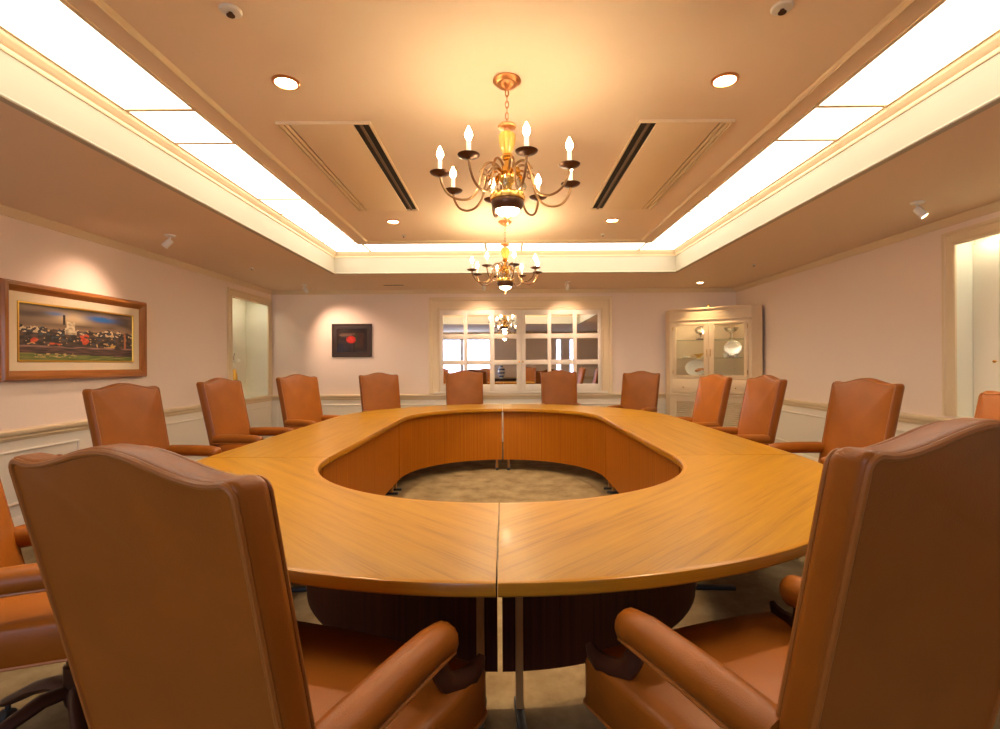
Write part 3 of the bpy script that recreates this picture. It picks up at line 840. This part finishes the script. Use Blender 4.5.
def ac(xc, s, lab):
    """s=+1: wide dark slots on the +x side"""
    t = thing('air_conditioner_grille', lab, 'air vent', (xc, 3.80, ZI), 0, 'ceiling air conditioner grilles')
    L, W_ = .83, .265
    MB().box(-W_, W_, -L, L, -.003, .001).build('backing', M['slotdark'], t, sm=0)
    f = MB(); e = .012
    f.box(-W_-e, -W_, -L-e, L+e, -.016, 0); f.box(W_, W_+e, -L-e, L+e, -.016, 0); f.box(-W_, W_, -L-e, -L, -.016, 0); f.box(-W_, W_, L, L+e, -.016, 0)
    f.build('frame', M['trim'], t, sm=0)
    p = MB(); xa, xb = sorted((-s*(W_-.075), s*(W_-.095)))
    p.box(xa, xb, -L, L, -.018, -.004, bev=.002); p.build('centre_panel', M['acplate'], t)
    v = MB()
    c = s*(W_-.052); v.box(min(c-.008, c+.008), c+.008, -L, L, -.014, -.004); v.build('wide_vane', M['slotmid'], t, sm=0)
    v = MB()
    for q_ in (.010, .042): 
        c = -s*(W_-q_-.010); v.box(c-.011, c+.011, -L, L, -.015, -.004)
    v.build('narrow_vane', M['acplate'], t, sm=0)
ac(-1.045, 1, 'long slotted air conditioner grille beside the chandelier on the painting side')
ac(1.07, -1, 'long slotted air conditioner grille beside the chandelier on the cabinet side')
t = thing('ceiling_vent', 'short dark slot vent in the soffit above the small dark print', 'air vent', (-1.63, 7.56, ZS))
MB().box(-.16, .16, -.035, .035, -.006, .001).build('frame', M['acplate'], t, sm=0)
v = MB()
for k in (-1, 1): v.box(-.15, .15, k*.014-.009, k*.014+.009, -.008, -.005)
v.build('slot', M['slotdark'], t, sm=0)

def spot(base, aim, label, power, col, size, blend=.5, tilt=None):
    t = thing('ceiling_spotlight', label, 'spotlight', base, 0, 'soffit spotlights')
    b = Vector(base); d = (Vector(aim)-b); d.normalize()
    pl = MB().lathe([(0, .001), (.045, .001), (.045, -.010), (.040, -.014), (0, -.014)], 20).build('base_plate', M['white'], t)
    j = Vector((0, 0, -.055))
    MB().tube([(0, 0, -.012), (0, 0, -.03), tuple(j)], .007, 8).build('arm', M['white'], t)
    q_ = d.to_track_quat('Z', 'Y').to_matrix().to_4x4()
    h = MB(); h.lathe([(0, -.035), (.020, -.034), (.026, -.026), (.028, .050), (.026, .052), (.024, .046), (.0, .040)], 20, Matrix.Translation(j+d*.02) @ q_)
    hd = h.build('head', M['white'], t)
    MB().lathe([(0, .0415), (.022, .045), (.0225, .047), (0, .0475)], 16, Matrix.Translation(j+d*.02) @ q_).build('lens', M['lamp'], hd)
    lp = b+j+d*.075
    light('SPOT', 'spotlight_beam', lp, power, col, lp+d, spot_size=size, spot_blend=blend, shadow_soft_size=.02)
PINK = (1, .68, .50)
spot((-3.02, 4.62, ZS), (XL, 4.42, 1.62), 'small white spotlight in the soffit in front of the long townscape painting', 15, PINK, 1.5, .9)
spot((3.07, 3.78, ZS), (XR, 3.30, 1.35), 'small white spotlight in the soffit in front of the cupboard alcove', 12, PINK, 1.5, .9)
spot((-2.92, 7.48, ZS), (-2.45, YF, 1.50), 'small white spotlight in the soffit in front of the small dark print', 20, PINK, 1.5, .8)
spot((-.28, 7.35, ZS), (-.40, YF, 1.70), 'small white spotlight above the mirrored doors on the painting side', 17, PINK, 1.4, .8)
spot((.92, 7.35, ZS), (1.00, YF, 1.70), 'small white spotlight above the mirrored doors on the cabinet side', 17, PINK, 1.4, .8)

# ------------------------------------------------------------------ corner cabinet
A, B_ = Vector((2.56, 7.87)), Vector((3.50, 7.20))
ang = math.atan2(B_.y-A.y, B_.x-A.x); UW = (B_-A).length
t = thing('corner_cabinet', 'cream glazed display cabinet with louvred base standing in the far corner', 'cabinet', (A.x, A.y, 0), ang)
inv = (Matrix.Translation((A.x, A.y, 0)) @ Matrix.Rotation(ang, 4, 'Z')).inverted()
def W2(x, y, z): return inv @ Vector((x, y, z))
# footprint in world: front line A-B, returns to both walls, corner
foot = [(A.x, A.y), (B_.x, B_.y), (XR-.05, B_.y+.005), (XR-.05, YF-.05), (A.x+.005, YF-.05)]
def prism(pts, z0, z1, grow=0):
    b = MB(); n = len(pts)
    c = Vector((3.3, 7.8))
    vs = []
    for z in (z0, z1):
        for p in pts: vs.append(W2(p[0], p[1], z))
    b.add(vs, [tuple(range(n)), tuple(range(n, 2*n))]+[(k, (k+1) % n, n+(k+1) % n, n+k) for k in range(n)])
    return b
# carcass: sides, back, floor and roof boards so that the inside is hollow
b = MB()
def slab(z0, z1, fr=0.02):
    p = prism([(A.x+.01, A.y+.03), (B_.x-.005, B_.y+.045), (XR-.055, B_.y+.02), (XR-.055, YF-.055), (A.x+.01, YF-.055)], z0, z1); b.add(p.v, p.f)
slab(.0, .10); slab(.74, .78); slab(1.00, 1.03); slab(1.83, 1.86); slab(2.02, 2.05)
for (p0, p1) in (((A.x, A.y), (A.x, YF-.05)), ((B_.x, B_.y), (XR-.05, B_.y))):
    q0, q1 = Vector(p0), Vector(p1); d = (q1-q0).normalized(); n_ = Vector((-d.y, d.x))*.018
    if n_.dot(Vector((3.3, 7.8))-q0) < 0: n_ = -n_
    p = prism([tuple(q0), tuple(q1), tuple(q1+n_), tuple(q0+n_)], 0, 2.05); b.add(p.v, p.f)
b.build('carcass', M['cabinet'], t, sm=0)
bk = MB()
p = prism([(A.x+.02, YF-.075), (XR-.075, YF-.075), (XR-.075, YF-.06), (A.x+.02, YF-.06)], .1, 2.0); bk.add(p.v, p.f)
p = prism([(XR-.075, B_.y+.02), (XR-.06, B_.y+.02), (XR-.06, YF-.06), (XR-.075, YF-.06)], .1, 2.0); bk.add(p.v, p.f)
bk.build('back_panel', M['cabin'], t, sm=0)
# face frame in cabinet coordinates: x along the front, -y towards the room
fr = MB()
fr.box(0, .045, -.004, .018, .78, 1.86); fr.box(UW-.045, UW, -.004, .018, .78, 1.86)
fr.box(.045, UW-.045, -.003, .018, 1.835, 1.87); fr.box(.045, UW-.045, -.003, .018, 1.00, 1.03)
fr.box(0, .07, -.004, .018, .0, .745); fr.box(UW-.07, UW, -.004, .018, 0, .745); fr.box(UW/2-.04, UW/2+.04, -.004, .018, .1, .70)
fr.box(.07, UW-.07, -.004, .018, .69, .745); fr.box(.07, UW-.07, -.004, .018, 0, .12)
fr.build('face_frame', M['cabinet'], t, sm=0)
# header and crown
h = MB(); h.box(0, UW, -.008, .02, 1.87, 2.045)
prof = [(-.008, 1.875), (-.022, 1.880), (-.022, 1.892), (-.008, 1.898)]
for z0, z1, o in ((1.872, 1.888, .020), (2.015, 2.030, .014), (2.030, 2.060, .026)): h.box(-.006, UW+.006, -o, .02, z0, z1, bev=.004)
h.build('header', M['cabinet'], t)
MB().lathe([(.02, 0), (.022, .008), (.012, .014), (.010, .020), (.018, .032), (.016, .044), (0, .052)], 14, Matrix.Translation((UW*.49, .03, 2.06))).build('finial', M['brass'], t)
lg = MB(); lg.box(-.012, UW+.012, -.030, .02, .745, .775, bev=.005); lg.build('ledge', M['cabinet'], t)
# drawers
for x0, x1 in ((.048, UW/2-.004), (UW/2+.004, UW-.048)):
    d = MB(); d.box(x0, x1, -.012, .016, .785, .995, bev=.004); dr = d.build('drawer', M['cabinet'], t)
    k = MB(); k.lathe([(.005, 0), (.004, .012), (.011, .018), (.011, .024), (.006, .030), (0, .031)], 12, Matrix.Translation(((x0+x1)/2-.10 if x0 < .3 else (x0+x1)/2+.10, -.012, .87)) @ Matrix.Rotation(PI/2, 4, 'X'))
    k.build('knob', M['brass'], dr)
# louvred doors in the base
for x0, x1 in ((.072, UW/2-.042), (UW/2+.042, UW-.072)):
    d = MB(); e = .03
    d.box(x0, x0+e, -.008, .014, .122, .688); d.box(x1-e, x1, -.008, .014, .122, .688); d.box(x0+e, x1-e, -.008, .014, .122, .16); d.box(x0+e, x1-e, -.008, .014, .655, .688)
    dr = d.build('louvre_door', M['cabinet'], t, sm=0)
    s_ = MB(); z = .165
    while z < .648:
        s_.box(x0+e, x1-e, -.012, .012, -.003, .003, Matrix.Translation((0, .002, z)) @ Matrix.Rotation(.75, 4, 'X')); z += .030
    s_.build('louvre_slats', M['cabinet'], dr, sm=0)
# glazed doors
for i, (x0, x1) in enumerate(((.048, UW/2-.002), (UW/2+.002, UW-.048))):
    d = MB(); e = .056; z0, z1 = 1.032, 1.833
    ei, eo = (.072, .054)
    l, r = (x0+eo, x1-ei) if i == 0 else (x0+ei, x1-eo)
    d.box(x0, l, -.014, .012, z0, z1, bev=.003); d.box(r, x1, -.014, .012, z0, z1, bev=.003)
    d.box(l-.002, r+.002, -.0135, .012, z0, z0+.02, bev=.003); d.box(l-.002, r+.002, -.0135, .012, z1-.035, z1, bev=.003)
    dr = d.build('glazed_door', M['cabinet'], t)
    MB().box(l-.002, r+.002, -.002, .002, z0+.018, z1-.033).build('pane', M['glass'], dr, sm=0)
    hx = x1-.022 if i == 0 else x0+.022
    MB().tube([(hx, -.014, 1.33), (hx, -.032, 1.335), (hx, -.032, 1.43), (hx, -.014, 1.435)], .005, 8).build('handle', M['brass'], dr)
    for hz in (1.10, 1.76):
        px = x0+.004 if i == 0 else x1-.004
        MB().tube([(px, -.017, hz-.03), (px, -.017, hz+.03)], .005, 8).build('hinge', M['brass'], dr)
MB().box(.20, UW-.20, .022, .05, 1.805, 1.83, bev=.004).build('lamp', M['cabfill'], t)  # added glowing strip, hidden behind the door rail, brightens the interior
# glass shelves
for z in (1.31, 1.585):
    p = prism([(A.x+.03, A.y+.035), (B_.x-.01, B_.y+.05), (XR-.085, B_.y+.04), (XR-.085, YF-.085), (A.x+.03, YF-.085)], z-.005, z+.003)
    p.build('glass_shelf', M['shelfglass'], t, sm=0)
CAB = Matrix.Translation((A.x, A.y, 0)) @ Matrix.Rotation(ang, 4, 'Z')
def on_shelf(name, label, cat, u, d, z):
    w = CAB @ Vector((u, d, z)); return thing(name, label, cat, w, ang, 'tableware in the corner cabinet')
def plate(t, r, m, rim=None, tiltz=0):
    mt = Matrix.Translation((0, 0, r*.97+.008)) @ Matrix.Rotation(math.radians(78), 4, 'X')
    MB().lathe([(0, .004), (r*.6, .004), (r*.68, .010), (r, .018), (r, .022), (r*.66, .014), (r*.58, .009), (0, .009)], 32, mt).build('dish', m, t)
    if rim:
        MB().lathe([(r*.80, .0170), (r*.98, .0218), (r*.98, .0228), (r*.80, .0180)], 32, mt).build('rim_band', rim, t)
    w = MB()
    for s in (-1, 1):
        w.tube([(s*r*.35, -.05, .006), (s*r*.3, -.012, .02), (s*r*.3, .03, .006)], .004, 6); w.tube([(s*r*.3, .028, .007), (s*r*.3, .06, .10), (s*r*.3, .055, .14)], .004, 6)
    w.tube([(-r*.3, .03, .006), (r*.3, .03, .006)], .004, 6)
    w.build('plate_stand', M['bronze'], t)
t2 = on_shelf('display_plate', 'white oval plate with a brown motif on the cabinet floor behind the glazed door', 'plate', .33, .22, 1.031); plate(t2, .125, M['china']); t2.scale = (1.25, 1, 1)
mm = MB()
for k in range(7):
    a = k*.9; mm.sphere((.06+.045*math.cos(a), -.045, .10+.018*math.sin(a*1.3)), .024, .006, .014, n=8, k=6)
mm.build('motif', M['copper'], t2)
t2 = on_shelf('display_plate', 'round glass plate standing upright on the middle shelf with small figures before it', 'plate', .86, .24, 1.314); plate(t2, .125, M['crystal'], M['silver'])
def compote(t, m, s=1, base=None):
    MB().lathe([(.05*s, 0), (.05*s, .006), (.014*s, .016), (.010*s, .06*s), (.018*s, .075*s), (.06*s, .095*s), (.085*s, .135*s), (.080*s, .135*s), (.055*s, .10*s), (0, .085*s)], 24).build('bowl', m, t)
    if base: MB().lathe([(.052*s, 0), (.056*s, .004), (.056*s, .014), (.03*s, .022)], 20).build('foot', base, t)
t2 = on_shelf('footed_bowl', 'dark footed silver bowl on the top shelf behind the first glazed door', 'bowl', .40, .22, 1.589); compote(t2, M['silver'], 1.1, M['bronze'])
hd = MB(); hd.tube([(.08*math.cos(a), 0, .14+.06*math.sin(a)) for a in [j*PI/10 for j in range(11)]], .005, 6); hd.build('handle', M['bronze'], t2)
t2 = on_shelf('glass_bowl', 'wide clear glass bowl on the top shelf behind the second glazed door', 'bowl', .84, .22, 1.589); compote(t2, M['crystal'], 1.25)
for u, s, l in ((.78, 1, 'white cup standing before the upright glass plate'), (.92, .9, 'white cup beside the pair before the upright glass plate, next to the hinge side')):
    t2 = on_shelf('cup', l, 'cup', u, .13, 1.314)
    MB().lathe([(.018*s, 0), (.020*s, .004), (.030*s, .03*s), (.036*s, .06*s), (.033*s, .06*s), (.026*s, .03*s), (0, .008)], 20).build('body', M['china'], t2)
    MB().tube([(.034*s, 0, .048*s), (.052*s, 0, .044*s), (.05*s, 0, .022*s), (.028*s, 0, .018*s)], .003, 6).build('handle', M['china'], t2)
t2 = on_shelf('gravy_boat', 'small gilt sauce boat on the middle shelf behind the first glazed door', 'sauce boat', .38, .18, 1.314)
b = MB(); rings = []
for z_, k in ((0, .5), (.008, .5), (.014, .25), (.03, .6), (.055, 1.0), (.058, .95), (.034, .5), (.025, .05)):
    rings.append([Vector((.075*k*math.cos(a)*(1.2 if math.cos(a) > 0 else 1), .034*k*math.sin(a), z_+(.018*max(0, math.cos(a)) if k > .8 else 0))) for a in [2*PI*j/24 for j in range(24)]])
b.loft(rings); b.build('body', M['gold'], t2, sm=60)
MB().tube([(-.07, 0, .05), (-.105, 0, .055), (-.10, 0, .025), (-.05, 0, .022)], .0035, 6).build('handle', M['gold'], t2)
t2 = on_shelf('saucer_stack', 'pile of small china saucers on the middle shelf near the outer hinge', 'saucers', .20, .16, 1.314)
MB().lathe([(.03, 0), (.035, .004), (.06, .012), (.062, .016), (.06, .018), (.062, .022), (.06, .024), (.062, .028), (.03, .022), (0, .022)], 24).build('body', M['china'], t2)

# ------------------------------------------------------------------ console and vase by the rear wall (seen in the mirrors)
t = thing('console_table', 'narrow wooden console against the window wall, seen reflected in the mirror doors', 'table', (-.08, YR+.24, 0))
tp = MB().box(-.55, .55, -.18, .18, .66, .70, bev=.005).build('top', M['mahog'], t)
for sx in (-1, 1):
    for sy in (-1, 1): MB().box(sx*.50-.02, sx*.50+.02, sy*.14-.02, sy*.14+.02, 0, .66, bev=.003).build('leg', M['mahog'], t)
MB().box(-.50, .50, -.14, .14, .58, .66).build('apron', M['mahog'], t, sm=0)
t = thing('porcelain_vase', 'blue and white vase on the console, seen reflected in the mirror doors', 'vase', (-.10, YR+.24, .70))
MB().lathe([(.07, 0), (.075, .01), (.07, .04), (.11, .16), (.13, .27), (.11, .36), (.06, .42), (.055, .46), (.075, .50), (.068, .50), (.05, .46), (.0, .44)], 28).build('body', M['china'], t)
for z0, r0, r1 in ((.06, .079, .097), (.18, .1145, .127), (.31, .127, .1145), (.43, .0595, .057)):
    MB().lathe([(r0+.0006, z0), (r1+.003, z0+.05), (r1+.001, z0+.055), (r0-.01, z0+.002)], 28).build('glaze_band', M['chinablue'], t)

# ------------------------------------------------------------------ world, daylight, camera
w = bpy.data.worlds.new('sky'); bpy.context.scene.world = w; w.use_nodes = True
bg = w.node_tree.nodes['Background']; bg.inputs[0].default_value = (.55, .66, 1, 1); bg.inputs[1].default_value = 4.5
for (xa, xb, za, zb) in wins:
    l = light('AREA', 'daylight_portal', ((xa+xb)/2, YR-.11, (za+zb)/2), 1, (1, 1, 1), ((xa+xb)/2, 5, (za+zb)/2), shape='RECTANGLE', size=xb-xa, size_y=zb-za)
    l.data.cycles.is_portal = True
sc = bpy.context.scene
cam = bpy.data.cameras.new('camera'); co = bpy.data.objects.new('camera', cam); C.objects.link(co); sc.camera = co
co.location = (0, 0, 1.236); co.rotation_euler = (PI/2, .0055, 0)
cam.sensor_width = 36; cam.lens = 18.36; cam.shift_x = -.004; cam.shift_y = -.0005; cam.clip_start = .02
vs = sc.view_settings
sc.display_settings.display_device = 'sRGB'
vs.view_transform = 'Standard'; vs.look = 'None'; vs.gamma = 1; vs.exposure = 1.42; vs.use_curve_mapping = False
